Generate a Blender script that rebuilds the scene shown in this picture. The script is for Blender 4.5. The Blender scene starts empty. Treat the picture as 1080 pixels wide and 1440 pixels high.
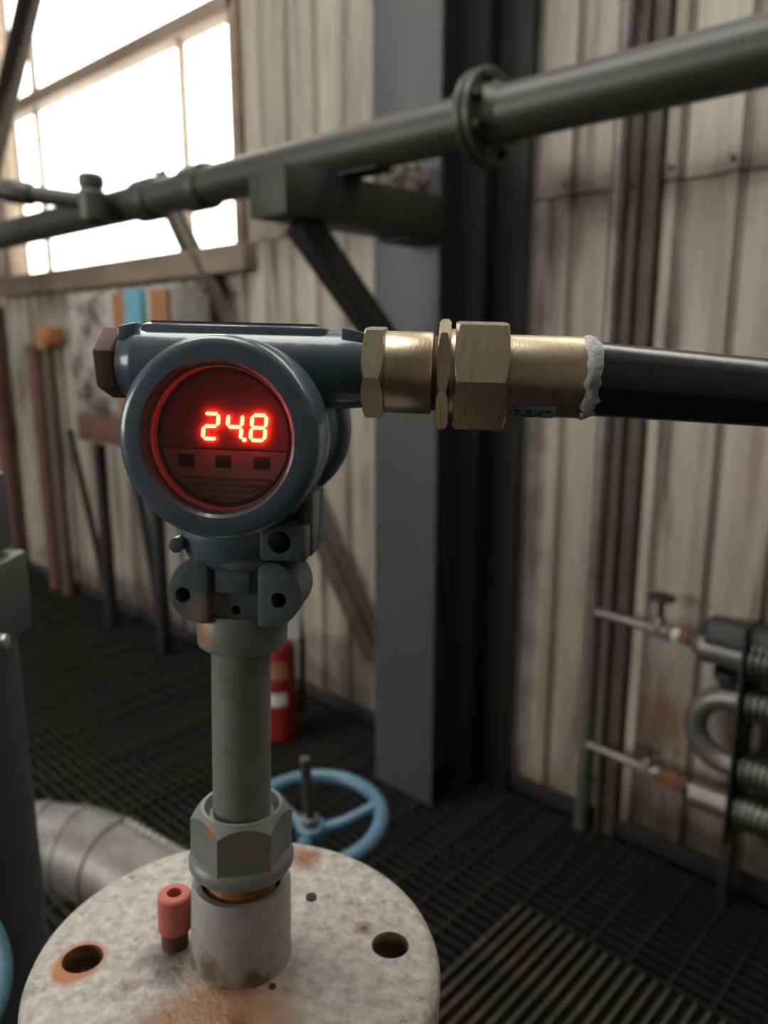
import bpy, bmesh, math, random
from mathutils import Vector, Matrix

random.seed(7)
sc = bpy.context.scene
C = sc.collection
PI = math.pi
R = math.radians

# ------------------------------------------------------------------ camera
YAW, PITCH, CAM_H, FPX = R(43.0), R(12.1), 1.45, 1080.0
CAM = Vector((0, 0, CAM_H))
cd = bpy.data.cameras.new('camera')
cam = bpy.data.objects.new('camera', cd)
C.objects.link(cam)
cam.location = CAM
cam.rotation_euler = (PI / 2 - PITCH, 0, YAW)
cd.sensor_fit = 'HORIZONTAL'
cd.sensor_width = 26.0
cd.lens = 26.0
cd.clip_start = 0.01
cd.clip_end = 200
cd.dof.use_dof = True
cd.dof.focus_distance = 0.30
cd.dof.aperture_fstop = 8.0
sc.camera = cam

# ------------------------------------------------------------------ daylight
w = bpy.data.worlds.new('sky')
sc.world = w
w.use_nodes = True
bg = w.node_tree.nodes['Background']
bg.inputs['Color'].default_value = (1.0, 0.97, 0.92, 1)
bg.inputs['Strength'].default_value = 8.0

def portal(loc, rot, sx, sy):
    l = bpy.data.lights.new('window_portal', 'AREA')
    l.shape = 'RECTANGLE'
    l.size, l.size_y = sx, sy
    l.cycles.is_portal = True
    o = bpy.data.objects.new('window_portal', l)
    C.objects.link(o)
    o.location = loc
    o.rotation_euler = rot
    return o

WALL_Y = 2.02
FRONT_Y = -5.0
WX0, WX1, WZ0, WZ1 = -4.97, -2.65, 1.86, 4.1       # window in the clad wall
FX0, FX1, FZ0, FZ1 = -7.6, -2.2, 1.5, 3.3           # window strip behind the camera
SX0, SX1, SY0, SY1 = -3.2, -0.2, -0.6, 0.9         # roof light
HX0, HX1, HZ0, HZ1 = -2.2, 2.2, 3.0, 4.3           # unseen clerestory over the column, added to light upward faces from behind
CEIL = 4.6
XL, XR = -9.0, 3.2
portal(((WX0 + WX1) / 2, WALL_Y + 0.16, (WZ0 + WZ1) / 2), (R(-90), 0, 0), WX1 - WX0, WZ1 - WZ0)
portal(((FX0 + FX1) / 2, FRONT_Y - 0.14, (FZ0 + FZ1) / 2), (R(90), 0, 0), FX1 - FX0, FZ1 - FZ0)
portal(((SX0 + SX1) / 2, (SY0 + SY1) / 2, CEIL + 0.14), (0, 0, 0), SX1 - SX0, SY1 - SY0)

portal(((HX0 + HX1) / 2, WALL_Y + 0.16, (HZ0 + HZ1) / 2), (R(-90), 0, 0), HX1 - HX0, HZ1 - HZ0)

vs = sc.view_settings
vs.view_transform = 'Standard'
vs.look = 'None'
vs.exposure = 0.16
vs.gamma = 1.0
vs.use_curve_mapping = False

# ------------------------------------------------------------------ placing
F0 = Vector((-math.sin(YAW), math.cos(YAW), 0))
RT = Vector((math.cos(YAW), math.sin(YAW), 0))
FWD = F0 * math.cos(PITCH) - Vector((0, 0, math.sin(PITCH)))
UP = F0 * math.sin(PITCH) + Vector((0, 0, math.cos(PITCH)))

def ray(px, py):
    return FWD + RT * ((px - 540) / FPX) - UP * ((py - 720) / FPX)

def at(px, py, d):
    return CAM + ray(px, py) * d

def on(px, py, ax, val):
    r = ray(px, py)
    return CAM + r * ((val - CAM[ax]) / r[ax])

# ------------------------------------------------------------------ materials
def mat(name, c1, c2=None, rough=0.6, metal=0.0, scale=20.0, stretch=(1, 1, 1), rust=None, rust_amt=0.0,
        rust_scale=8.0, bump=0.0, bump_scale=60.0, detail=6.0, spec=0.5, rand=0.0, coat=0.0):
    m = bpy.data.materials.new(name)
    m.use_nodes = True
    nt = m.node_tree
    N, L = nt.nodes, nt.links
    b = N['Principled BSDF']
    b.inputs['Roughness'].default_value = rough
    b.inputs['Metallic'].default_value = metal
    b.inputs['Specular IOR Level'].default_value = spec
    b.inputs['Coat Weight'].default_value = coat
    tc = N.new('ShaderNodeTexCoord')
    mp = N.new('ShaderNodeMapping')
    mp.inputs['Scale'].default_value = stretch
    L.new(tc.outputs['Object'], mp.inputs['Vector'])
    vec = mp.outputs['Vector']
    if rand:
        oi = N.new('ShaderNodeObjectInfo')
        ad = N.new('ShaderNodeVectorMath'); ad.operation = 'ADD'
        mu = N.new('ShaderNodeMath'); mu.operation = 'MULTIPLY'; mu.inputs[1].default_value = 37.0
        L.new(oi.outputs['Random'], mu.inputs[0])
        L.new(vec, ad.inputs[0]); L.new(mu.outputs[0], ad.inputs[1])
        vec = ad.outputs[0]
    n = N.new('ShaderNodeTexNoise')
    n.inputs['Scale'].default_value = scale
    n.inputs['Detail'].default_value = detail
    n.inputs['Roughness'].default_value = 0.65
    L.new(vec, n.inputs['Vector'])
    r = N.new('ShaderNodeValToRGB')
    c2 = c2 or tuple(v * 0.75 for v in c1)
    r.color_ramp.elements[0].position = 0.33; r.color_ramp.elements[0].color = (*c2, 1)
    r.color_ramp.elements[1].position = 0.66; r.color_ramp.elements[1].color = (*c1, 1)
    L.new(n.outputs['Fac'], r.inputs['Fac'])
    col = r.outputs['Color']
    if rust:
        n2 = N.new('ShaderNodeTexNoise')
        n2.inputs['Scale'].default_value = rust_scale
        n2.inputs['Detail'].default_value = 8.0
        n2.inputs['Roughness'].default_value = 0.7
        L.new(vec, n2.inputs['Vector'])
        r2 = N.new('ShaderNodeValToRGB')
        e = r2.color_ramp.elements
        e[0].position = 0.72 - rust_amt * 0.35; e[0].color = (0, 0, 0, 1)
        e[1].position = 0.80 - rust_amt * 0.25; e[1].color = (1, 1, 1, 1)
        L.new(n2.outputs['Fac'], r2.inputs['Fac'])
        mx = N.new('ShaderNodeMix'); mx.data_type = 'RGBA'
        L.new(r2.outputs['Color'], mx.inputs['Factor'])
        L.new(col, mx.inputs['A'])
        mx.inputs['B'].default_value = (*rust, 1)
        col = mx.outputs['Result']
    if rand:
        hv = N.new('ShaderNodeHueSaturation')
        mr = N.new('ShaderNodeMapRange')
        mr.inputs['To Min'].default_value = 1 - rand; mr.inputs['To Max'].default_value = 1 + rand
        L.new(oi.outputs['Random'], mr.inputs['Value'])
        L.new(mr.outputs[0], hv.inputs['Value'])
        L.new(col, hv.inputs['Color'])
        col = hv.outputs['Color']
    L.new(col, b.inputs['Base Color'])
    if bump:
        n3 = N.new('ShaderNodeTexNoise')
        n3.inputs['Scale'].default_value = bump_scale
        n3.inputs['Detail'].default_value = 5.0
        L.new(vec, n3.inputs['Vector'])
        bp = N.new('ShaderNodeBump')
        bp.inputs['Strength'].default_value = bump
        bp.inputs['Distance'].default_value = 0.002
        L.new(n3.outputs['Fac'], bp.inputs['Height'])
        L.new(bp.outputs['Normal'], b.inputs['Normal'])
    m['col_socket'] = 1
    return m

def add_spots(m, spots, color, noise_scale=60.0, wob=0.012):
    """stains of their own shape round given points (object coordinates): (x, y, z, r_full, r_end)"""
    nt = m.node_tree
    N, L = nt.nodes, nt.links
    b = N['Principled BSDF']
    col = b.inputs['Base Color'].links[0].from_socket
    tc = N.new('ShaderNodeTexCoord')
    n = N.new('ShaderNodeTexNoise'); n.inputs['Scale'].default_value = noise_scale; n.inputs['Detail'].default_value = 6
    L.new(tc.outputs['Object'], n.inputs['Vector'])
    for (x, y, z, r0, r1) in spots:
        d = N.new('ShaderNodeVectorMath'); d.operation = 'DISTANCE'
        L.new(tc.outputs['Object'], d.inputs[0]); d.inputs[1].default_value = (x, y, z)
        s = N.new('ShaderNodeMath'); s.operation = 'MULTIPLY_ADD'
        L.new(n.outputs['Fac'], s.inputs[0]); s.inputs[1].default_value = wob * 2; 
        L.new(d.outputs['Value'], s.inputs[2])
        mr = N.new('ShaderNodeMapRange')
        mr.inputs['From Min'].default_value = r0 + wob; mr.inputs['From Max'].default_value = r1 + wob
        mr.inputs['To Min'].default_value = 1; mr.inputs['To Max'].default_value = 0
        L.new(s.outputs[0], mr.inputs['Value'])
        mx = N.new('ShaderNodeMix'); mx.data_type = 'RGBA'
        L.new(mr.outputs[0], mx.inputs['Factor'])
        L.new(col, mx.inputs['A']); mx.inputs['B'].default_value = (*color, 1)
        col = mx.outputs['Result']
    L.new(col, b.inputs['Base Color'])
    return m

RUST = (0.16, 0.055, 0.02)
M = {}
M['clad'] = mat('clad', (0.40, 0.365, 0.305), (0.26, 0.225, 0.18), rough=0.6, scale=5, stretch=(4, 4, 0.3),
                rust=(0.10, 0.065, 0.045), rust_amt=0.55, rust_scale=3.0, rand=0.13, bump=0.15, bump_scale=30)
M['clad_back'] = mat('clad_back', (0.16, 0.13, 0.10), (0.08, 0.06, 0.05), rough=0.8, scale=4)
M['plain_wall'] = mat('plain_wall', (0.30, 0.28, 0.25), (0.22, 0.20, 0.18), rough=0.8, scale=3)
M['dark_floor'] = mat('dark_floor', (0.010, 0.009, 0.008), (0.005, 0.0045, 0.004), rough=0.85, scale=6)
M['grate'] = mat('grate', (0.030, 0.026, 0.022), (0.008, 0.007, 0.006), rough=0.65, metal=0.2, scale=9, rust=(0.05, 0.026, 0.014), rust_amt=0.3)
M['grate_pale'] = mat('grate_pale', (0.12, 0.11, 0.09), (0.03, 0.027, 0.022), rough=0.7, scale=9)
M['column'] = mat('column', (0.088, 0.090, 0.093), (0.066, 0.067, 0.069), rough=0.5, scale=3, stretch=(1, 1, .5),
                  rust=(0.05, 0.045, 0.04), rust_amt=0.15)
M['black_steel'] = mat('black_steel', (0.020, 0.018, 0.017), (0.012, 0.010, 0.009), rough=0.7, scale=6, rust=(0.04, 0.02, 0.012), rust_amt=0.3)
M['dark_steel'] = mat('dark_steel', (0.028, 0.028, 0.028), (0.018, 0.017, 0.016), rough=0.55, scale=6, rust=(0.05, 0.035, 0.025), rust_amt=0.25)
M['pipe_grey'] = mat('pipe_grey', (0.050, 0.049, 0.043), (0.033, 0.032, 0.028), rough=0.45, scale=5, rust=(0.05, 0.042, 0.03), rust_amt=0.25)
M['brown_steel'] = mat('brown_steel', (0.10, 0.078, 0.06), (0.06, 0.045, 0.034), rough=0.7, scale=8, rust=RUST, rust_amt=0.15)
M['window_wood'] = mat('window_wood', (0.26, 0.20, 0.145), (0.17, 0.12, 0.085), rough=0.7, scale=10, stretch=(.3, 1, 1))
M['galv'] = mat('galv', (0.24, 0.235, 0.22), (0.13, 0.125, 0.115), rough=0.42, metal=0.6, scale=8, rust=(0.16, 0.10, 0.06), rust_amt=0.15)
M['zinc_clad'] = mat('zinc_clad', (0.27, 0.26, 0.245), (0.17, 0.165, 0.155), rough=0.5, metal=0.55, scale=14, rust=(0.14, 0.13, 0.12), rust_amt=0.3)
M['rusty'] = mat('rusty', (0.21, 0.085, 0.035), (0.09, 0.035, 0.018), rough=0.85, scale=40, bump=0.4)
M['rust_brown'] = mat('rust_brown', (0.14, 0.06, 0.045), (0.07, 0.03, 0.022), rough=0.75, scale=45, bump=0.3)
M['blue_paint'] = mat('blue_paint', (0.078, 0.112, 0.142), (0.060, 0.088, 0.112), rough=0.30, coat=0.4, scale=110, bump=0.12, bump_scale=140,
                      rust=(0.13, 0.13, 0.12), rust_amt=0.12, rust_scale=70)
M['teal_paint'] = mat('teal_paint', (0.105, 0.145, 0.155), (0.075, 0.108, 0.118), rough=0.36, scale=110, bump=0.15, bump_scale=160)
M['grey_paint'] = mat('grey_paint', (0.20, 0.203, 0.195), (0.155, 0.155, 0.147), rough=0.42, scale=100, bump=0.15, bump_scale=160,
                      rust=(0.26, 0.13, 0.06), rust_amt=0.13, rust_scale=45)
M['flange_paint'] = mat('flange_paint', (0.47, 0.45, 0.415), (0.24, 0.22, 0.19), rough=0.48, scale=150, bump=0.9, bump_scale=230,
                        rust=(0.12, 0.085, 0.06), rust_amt=0.36, rust_scale=130)
M['socket_paint'] = mat('socket_paint', (0.32, 0.32, 0.31), (0.24, 0.235, 0.225), rough=0.5, scale=120, bump=0.25, bump_scale=120)
M['thread_rust'] = mat('thread_rust', (0.42, 0.17, 0.055), (0.22, 0.075, 0.025), rough=0.6, scale=90, bump=0.4, bump_scale=200)
M['brass'] = mat('brass', (0.56, 0.48, 0.345), (0.43, 0.36, 0.245), rough=0.36, metal=1.0, scale=60, stretch=(4, 1, 1), bump=0.08, bump_scale=300)
M['sealant'] = mat('sealant', (0.55, 0.56, 0.56), (0.30, 0.32, 0.34), rough=0.7, scale=150, bump=0.6, bump_scale=300)
M['cable'] = mat('cable', (0.014, 0.015, 0.020), (0.009, 0.009, 0.012), rough=0.22, scale=40, bump=0.05)
M['black'] = mat('black', (0.008, 0.008, 0.008), (0.004, 0.004, 0.004), rough=0.7)
M['face_dark'] = mat('face_dark', (0.045, 0.030, 0.030), (0.035, 0.024, 0.024), rough=0.55, scale=80)
M['face_label'] = mat('face_label', (0.20, 0.165, 0.17), (0.17, 0.14, 0.145), rough=0.6, scale=90)
M['face_line'] = mat('face_line', (0.08, 0.065, 0.065), rough=0.6)
M['button'] = mat('button', (0.022, 0.014, 0.014), rough=0.5)
M['pink'] = mat('pink', (0.50, 0.13, 0.095), (0.42, 0.105, 0.08), rough=0.6, scale=120)
M['valve_blue'] = mat('valve_blue', (0.075, 0.175, 0.25), (0.05, 0.125, 0.185), rough=0.38, scale=25, rust=(0.10, 0.08, 0.07), rust_amt=0.15, rust_scale=30)
M['red'] = mat('red', (0.23, 0.017, 0.017), (0.18, 0.013, 0.013), rough=0.4, scale=10)
M['white'] = mat('white', (0.62, 0.60, 0.57), (0.5, 0.48, 0.45), rough=0.6)
M['orange'] = mat('orange', (0.33, 0.15, 0.06), (0.24, 0.10, 0.04), rough=0.7)
M['sky_blue'] = mat('sky_blue', (0.13, 0.36, 0.48), (0.10, 0.28, 0.38), rough=0.5)
M['cabinet'] = mat('cabinet', (0.40, 0.41, 0.39), (0.30, 0.30, 0.28), rough=0.6, scale=5, rust=(0.075, 0.04, 0.028), rust_amt=0.75, rust_scale=5.0)
M['label_plate'] = mat('label_plate', (0.22, 0.28, 0.30), (0.15, 0.20, 0.22), rough=0.5, scale=200)
M['device_grey'] = mat('device_grey', (0.068, 0.074, 0.078), (0.052, 0.057, 0.06), rough=0.5, scale=20)
M['bolt'] = mat('bolt', (0.5, 0.49, 0.47), (0.35, 0.34, 0.33), rough=0.35, metal=0.7, scale=80)
M['stem_steel'] = mat('stem_steel', (0.075, 0.07, 0.055), (0.05, 0.045, 0.036), rough=0.5, metal=0.3, scale=50)

def wall_marks(m, spots):
    """dark, dirt and rust marks on the wall: (x, z, half width, half height, colour, strength)"""
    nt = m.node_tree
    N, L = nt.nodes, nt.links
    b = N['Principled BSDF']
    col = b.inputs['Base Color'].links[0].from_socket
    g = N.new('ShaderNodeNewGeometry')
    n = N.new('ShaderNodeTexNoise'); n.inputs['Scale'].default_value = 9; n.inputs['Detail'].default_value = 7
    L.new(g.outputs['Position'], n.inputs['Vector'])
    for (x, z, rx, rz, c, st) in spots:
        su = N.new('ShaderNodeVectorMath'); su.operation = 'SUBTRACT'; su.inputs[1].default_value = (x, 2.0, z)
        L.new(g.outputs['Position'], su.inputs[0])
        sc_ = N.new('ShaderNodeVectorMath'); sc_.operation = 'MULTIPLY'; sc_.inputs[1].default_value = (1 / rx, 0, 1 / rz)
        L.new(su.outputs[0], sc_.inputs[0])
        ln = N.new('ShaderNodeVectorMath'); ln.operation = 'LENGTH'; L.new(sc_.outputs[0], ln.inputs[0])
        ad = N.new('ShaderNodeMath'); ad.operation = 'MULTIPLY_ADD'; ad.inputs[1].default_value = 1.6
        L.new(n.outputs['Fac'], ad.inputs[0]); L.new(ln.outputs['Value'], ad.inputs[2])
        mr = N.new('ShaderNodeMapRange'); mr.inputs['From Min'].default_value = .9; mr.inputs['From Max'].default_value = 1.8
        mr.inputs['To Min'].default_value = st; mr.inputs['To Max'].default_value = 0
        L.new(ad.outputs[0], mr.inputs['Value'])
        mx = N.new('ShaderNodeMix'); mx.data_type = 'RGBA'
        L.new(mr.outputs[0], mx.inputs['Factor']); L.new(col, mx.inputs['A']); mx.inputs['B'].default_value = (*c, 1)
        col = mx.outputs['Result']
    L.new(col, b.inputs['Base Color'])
DARK_BROWN = (0.055, 0.04, 0.032)
RB = (0.15, 0.075, 0.04)
wall_marks(M['clad'], [(-1.12, 1.86, .30, .10, DARK_BROWN, .9), (-.75, 1.87, .28, .05, DARK_BROWN, .6), (-.78, .42, .10, .16, RB, .85), (-1.17, .45, .05, .35, (0.24, 0.16, 0.07), .6),  # starts with dark bands level with the overhead pipe, then rust marks
                        (-.70, .10, .40, .20, DARK_BROWN, .9), (-1.25, .9, .05, 1.2, DARK_BROWN, .7), (-1.17, .06, .25, .10, RB, .6), (-1.2, 1.6, .06, .5, DARK_BROWN, .5),
                        (-.62, 1.2, .03, .5, RB, .5), (-.86, 1.45, .03, .35, DARK_BROWN, .5), (-3.9, .08, 1.6, .16, DARK_BROWN, .9), (-2.2, .12, .6, .22, DARK_BROWN, .8),
                        (-4.75, .8, .05, .8, (0.13, .08, .05), .8), (-4.95, 1.2, .04, .6, (0.13, .08, .05), .7), (-2.45, .5, .05, .5, (.12, .09, .07), .6)])

def emit(name, col, s):
    m = bpy.data.materials.new(name); m.use_nodes = True
    nt = m.node_tree
    nt.nodes.remove(nt.nodes['Principled BSDF'])
    e = nt.nodes.new('ShaderNodeEmission')
    e.inputs['Color'].default_value = (*col, 1); e.inputs['Strength'].default_value = s
    nt.links.new(e.outputs[0], nt.nodes['Material Output'].inputs[0])
    return m
M['led'] = emit('led', (1.0, 0.034, 0.015), 46.0)

def glass(name, tint, refl):
    m = bpy.data.materials.new(name); m.use_nodes = True
    nt = m.node_tree
    nt.nodes.remove(nt.nodes['Principled BSDF'])
    t = nt.nodes.new('ShaderNodeBsdfTransparent'); t.inputs['Color'].default_value = (*tint, 1)
    g = nt.nodes.new('ShaderNodeBsdfGlossy'); g.inputs['Roughness'].default_value = 0.06
    lw = nt.nodes.new('ShaderNodeLayerWeight'); lw.inputs['Blend'].default_value = 0.25
    mu = nt.nodes.new('ShaderNodeMath'); mu.operation = 'MULTIPLY_ADD'; mu.inputs[1].default_value = refl; mu.inputs[2].default_value = 0.02
    nt.links.new(lw.outputs['Fresnel'], mu.inputs[0])
    mx = nt.nodes.new('ShaderNodeMixShader')
    nt.links.new(mu.outputs[0], mx.inputs[0]); nt.links.new(t.outputs[0], mx.inputs[1]); nt.links.new(g.outputs[0], mx.inputs[2])
    nt.links.new(mx.outputs[0], nt.nodes['Material Output'].inputs[0])
    return m
M['pane'] = glass('pane', (0.92, 0.92, 0.90), 0.3)
M['lens'] = glass('lens', (0.90, 0.88, 0.88), 0.35)

# ------------------------------------------------------------------ mesh helpers
class MB:
    def __init__(self):
        self.v, self.f = [], []
    def add(self, vs, fs):
        o = len(self.v)
        self.v += [Vector(p) for p in vs]
        self.f += [tuple(i + o for i in f) for f in fs]
        return self
    def box(self, x0, x1, y0, y1, z0, z1):
        return self.add([(x, y, z) for z in (z0, z1) for y in (y0, y1) for x in (x0, x1)],
                        [(0, 2, 3, 1), (4, 5, 7, 6), (0, 1, 5, 4), (2, 6, 7, 3), (0, 4, 6, 2), (1, 3, 7, 5)])
    def lathe(self, o, axis, prof, seg=32, phase=0.0, ref=None, closed=False):
        """prof: list of (s along the axis, radius); radius 0 closes with a fan"""
        a = Vector(axis).normalized(); o = Vector(o)
        ref = Vector(ref) if ref else (Vector((0, 0, 1)) if abs(a.z) < 0.9 else Vector((1, 0, 0)))
        u = (ref - a * ref.dot(a)).normalized(); wv = a.cross(u)
        rows = []
        vs, fs = [], []
        for s, r in prof:
            if r <= 1e-7:
                rows.append([len(vs)]); vs.append(o + a * s)
            else:
                rows.append(list(range(len(vs), len(vs) + seg)))
                for k in range(seg):
                    t = phase + 2 * PI * k / seg
                    vs.append(o + a * s + (u * math.cos(t) + wv * math.sin(t)) * r)
        pairs = list(zip(rows, rows[1:]))
        if closed:
            pairs.append((rows[-1], rows[0]))
        for A, B in pairs:
            if len(A) == 1 and len(B) == 1:
                continue
            for k in range(seg):
                j = (k + 1) % seg
                if len(A) == 1: fs.append((A[0], B[j], B[k]))
                elif len(B) == 1: fs.append((A[k], A[j], B[0]))
                else: fs.append((A[k], A[j], B[j], B[k]))
        return self.add(vs, fs)
    def cyl(self, p0, p1, r, r1=None, seg=24, phase=0.0, ref=None):
        p0, p1 = Vector(p0), Vector(p1); d = p1 - p0; l = d.length
        r1 = r if r1 is None else r1
        return self.lathe(p0, d, [(0, 0), (0, r), (l, r1), (l, 0)], seg, phase, ref)
    def tube(self, pts, r, seg=16, cap=True):
        pts = [Vector(p) for p in pts]
        n = len(pts)
        rs = r if isinstance(r, (list, tuple)) else [r] * n
        tans = []
        for i in range(n):
            a = pts[max(i - 1, 0)]; b = pts[min(i + 1, n - 1)]
            tans.append((b - a).normalized())
        ref = Vector((0, 0, 1)) if abs(tans[0].z) < 0.9 else Vector((1, 0, 0))
        u = (ref - tans[0] * ref.dot(tans[0])).normalized()
        vs, fs = [], []
        for i in range(n):
            t = tans[i]
            u = (u - t * u.dot(t)).normalized(); wv = t.cross(u)
            for k in range(seg):
                a = 2 * PI * k / seg
                vs.append(pts[i] + (u * math.cos(a) + wv * math.sin(a)) * rs[i])
        for i in range(n - 1):
            for k in range(seg):
                j = (k + 1) % seg
                fs.append((i * seg + k, i * seg + j, (i + 1) * seg + j, (i + 1) * seg + k))
        if cap:
            fs.append(tuple(reversed(range(seg)))); fs.append(tuple((n - 1) * seg + k for k in range(seg)))
        return self.add(vs, fs)
    def torus(self, c, axis, R_, r, seg=48, rs=12):
        return self.lathe(c, axis, [(r * math.sin(2 * PI * k / rs), R_ + r * math.cos(2 * PI * k / rs)) for k in range(rs)], seg, closed=True)
    def prism(self, poly, p, ex, ey, ez, depth):
        """closed 2-D outline swept along ez"""
        p, ex, ey, ez = Vector(p), Vector(ex), Vector(ey), Vector(ez)
        n = len(poly)
        vs = [p + ex * a + ey * b for a, b in poly] + [p + ex * a + ey * b + ez * depth for a, b in poly]
        fs = [tuple(reversed(range(n))), tuple(range(n, 2 * n))]
        fs += [(k, (k + 1) % n, n + (k + 1) % n, n + k) for k in range(n)]
        return self.add(vs, fs)
    def bar(self, p0, p1, wx, wz, up=(0, 0, 1)):
        """rectangular bar between two points"""
        p0, p1 = Vector(p0), Vector(p1); d = (p1 - p0); l = d.length; d.normalize()
        up = Vector(up); s = d.cross(up).normalized(); n = s.cross(d).normalized()
        return self.prism([(-wx / 2, -wz / 2), (wx / 2, -wz / 2), (wx / 2, wz / 2), (-wx / 2, wz / 2)], p0, s, n, d, l)
    def mesh(self, name, base=None, bevel=0.0, segs=2, angle=35):
        me = bpy.data.meshes.new(name)
        b = base or Vector((0, 0, 0))
        me.from_pydata([p - b for p in self.v], [], self.f)
        bm = bmesh.new(); bm.from_mesh(me)
        bmesh.ops.recalc_face_normals(bm, faces=bm.faces)
        if bevel:
            es = [e for e in bm.edges if len(e.link_faces) == 2 and e.calc_face_angle(0) > R(30)]
            bmesh.ops.bevel(bm, geom=es, offset=bevel, segments=segs, affect='EDGES', profile=0.5, clamp_overlap=True)
        for f in bm.faces: f.smooth = True
        bm.to_mesh(me); bm.free()
        me.set_sharp_from_angle(angle=R(angle))
        return me

class Thing:
    """an Empty at the thing's base that parents its parts; the parts' shapes are given in `frame`"""
    def __init__(self, name, label, cat, base=(0, 0, 0), frame=None, group=None, kind=None):
        self.frame = frame or Matrix.Identity(4)
        self.base = Vector(base)
        o = bpy.data.objects.new(name, None)
        o.empty_display_size = 0.05
        C.objects.link(o)
        o.matrix_world = self.frame @ Matrix.Translation(self.base)
        o['label'] = label
        if cat: o['category'] = cat
        if group: o['group'] = group
        if kind: o['kind'] = kind
        self.o = o
    def part(self, name, mb, m, parent=None, label=None, bevel=0.0, segs=2, angle=35, cuts=None):
        me = mb.mesh(name, self.base, bevel, segs, angle)
        o = bpy.data.objects.new(name, me)
        C.objects.link(o)
        me.materials.append(M[m] if isinstance(m, str) else m)
        if cuts: cut(o, [c.mesh('cutter', self.base) for c in cuts], angle)
        o.parent = parent or self.o
        if label: o['label'] = label
        return o

def cut(o, cutters, angle=35):
    cs = []
    for me in cutters:
        c = bpy.data.objects.new('cutter', me); C.objects.link(c); cs.append(c)
        b = o.modifiers.new('cut', 'BOOLEAN'); b.operation = 'DIFFERENCE'; b.object = c; b.solver = 'EXACT'
    bpy.context.view_layer.update()
    dg = bpy.context.evaluated_depsgraph_get()
    me = bpy.data.meshes.new_from_object(o.evaluated_get(dg))
    old = o.data
    me.name = old.name
    o.modifiers.clear()
    o.data = me
    for p in me.polygons: p.use_smooth = True
    me.set_sharp_from_angle(angle=R(angle))
    for c in cs: bpy.data.objects.remove(c)

def hex_nut(t, name, o, axis, s0, s1, rc, phase, m, ref=None, c0=.87, c1=.87, slope=.55, bore=None, **kw):
    """hexagon bar cut by a turned blank whose ends are coned, as real nuts are"""
    o = Vector(o)
    d = rc * (1 - .868)
    blank = MB().lathe(o, axis, [(s0, 0), (s0, rc * c0)] + ([(s0 + (1.002 - c0) * rc * slope, rc * 1.002)]) + [(s1 - (1.002 - c1) * rc * slope, rc * 1.002), (s1, rc * c1)] + ([(s1, bore), (s1 - .004, bore * .86), (s1 - .004, 0)] if bore else [(s1, 0)]), 72)
    hx = MB().lathe(o, axis, [(s0 - .002, 0), (s0 - .002, rc), (s1 + .002, rc), (s1 + .002, 0)], 6, phase, ref)
    ob = t.part(name, blank, m, **kw)
    c = bpy.data.objects.new('cutter', hx.mesh('cutter', t.base)); C.objects.link(c)
    b = ob.modifiers.new('cut', 'BOOLEAN'); b.operation = 'INTERSECT'; b.object = c; b.solver = 'EXACT'
    ob.parent = None
    bpy.context.view_layer.update()
    me = bpy.data.meshes.new_from_object(ob.evaluated_get(bpy.context.evaluated_depsgraph_get()))
    me.name = name
    ob.modifiers.clear(); ob.data = me
    for p in me.polygons: p.use_smooth = True
    me.set_sharp_from_angle(angle=R(25))
    bpy.data.objects.remove(c)
    ob.parent = t.o
    me.materials.clear(); me.materials.append(M[m])
    return ob

def struct(name, mb, m, label=None, bevel=0.0, cuts=None):
    o = bpy.data.objects.new(name, mb.mesh(name, None, bevel)); C.objects.link(o)
    o.data.materials.append(M[m])
    if cuts: cut(o, [c.mesh('cutter') for c in cuts])
    o['kind'] = 'structure'
    if label: o['label'] = label
    return o

def child(name, me, parent, loc=(0, 0, 0), kind=None):
    o = bpy.data.objects.new(name, me); C.objects.link(o)
    o.parent = parent; o.location = loc
    if kind: o['kind'] = kind
    return o

# ================================================================== SETTING
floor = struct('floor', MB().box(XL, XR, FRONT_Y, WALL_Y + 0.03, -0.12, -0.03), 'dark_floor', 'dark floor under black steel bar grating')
struct('ceiling', MB().box(XL, SX0, FRONT_Y, WALL_Y + .1, CEIL, CEIL + .1).box(SX1, XR, FRONT_Y, WALL_Y + .1, CEIL, CEIL + .1)
       .box(SX0, SX1, FRONT_Y, SY0, CEIL, CEIL + .1).box(SX0, SX1, SY1, WALL_Y + .1, CEIL, CEIL + .1), 'plain_wall', 'pale shed ceiling with a roof light')
wall = struct('wall_back', MB().box(XL, WX0, WALL_Y + .012, WALL_Y + .11, -.12, CEIL).box(WX1, HX0, WALL_Y + .012, WALL_Y + .11, -.12, CEIL)
              .box(HX0, HX1, WALL_Y + .012, WALL_Y + .11, -.12, HZ0).box(HX0, HX1, WALL_Y + .012, WALL_Y + .11, HZ1, CEIL).box(HX1, XR, WALL_Y + .012, WALL_Y + .11, -.12, CEIL)
              .box(WX0, WX1, WALL_Y + .012, WALL_Y + .11, -.12, WZ0).box(WX0, WX1, WALL_Y + .012, WALL_Y + .11, WZ1, CEIL), 'clad_back',
              'stained beige wall of upright ribbed metal cladding')
struct('wall_front', MB().box(XL, FX0, FRONT_Y - .1, FRONT_Y, -.12, CEIL).box(FX1, XR, FRONT_Y - .1, FRONT_Y, -.12, CEIL)
       .box(FX0, FX1, FRONT_Y - .1, FRONT_Y, -.12, FZ0).box(FX0, FX1, FRONT_Y - .1, FRONT_Y, FZ1, CEIL), 'plain_wall', 'plain wall behind the viewer with a window strip')
struct('wall_left', MB().box(XL - .1, XL, FRONT_Y, WALL_Y + .1, -.12, CEIL), 'plain_wall', 'plain end wall beyond the window')
struct('wall_right', MB().box(XR, XR + .1, FRONT_Y, WALL_Y + .1, -.12, CEIL), 'plain_wall', 'plain end wall on the right')

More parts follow.
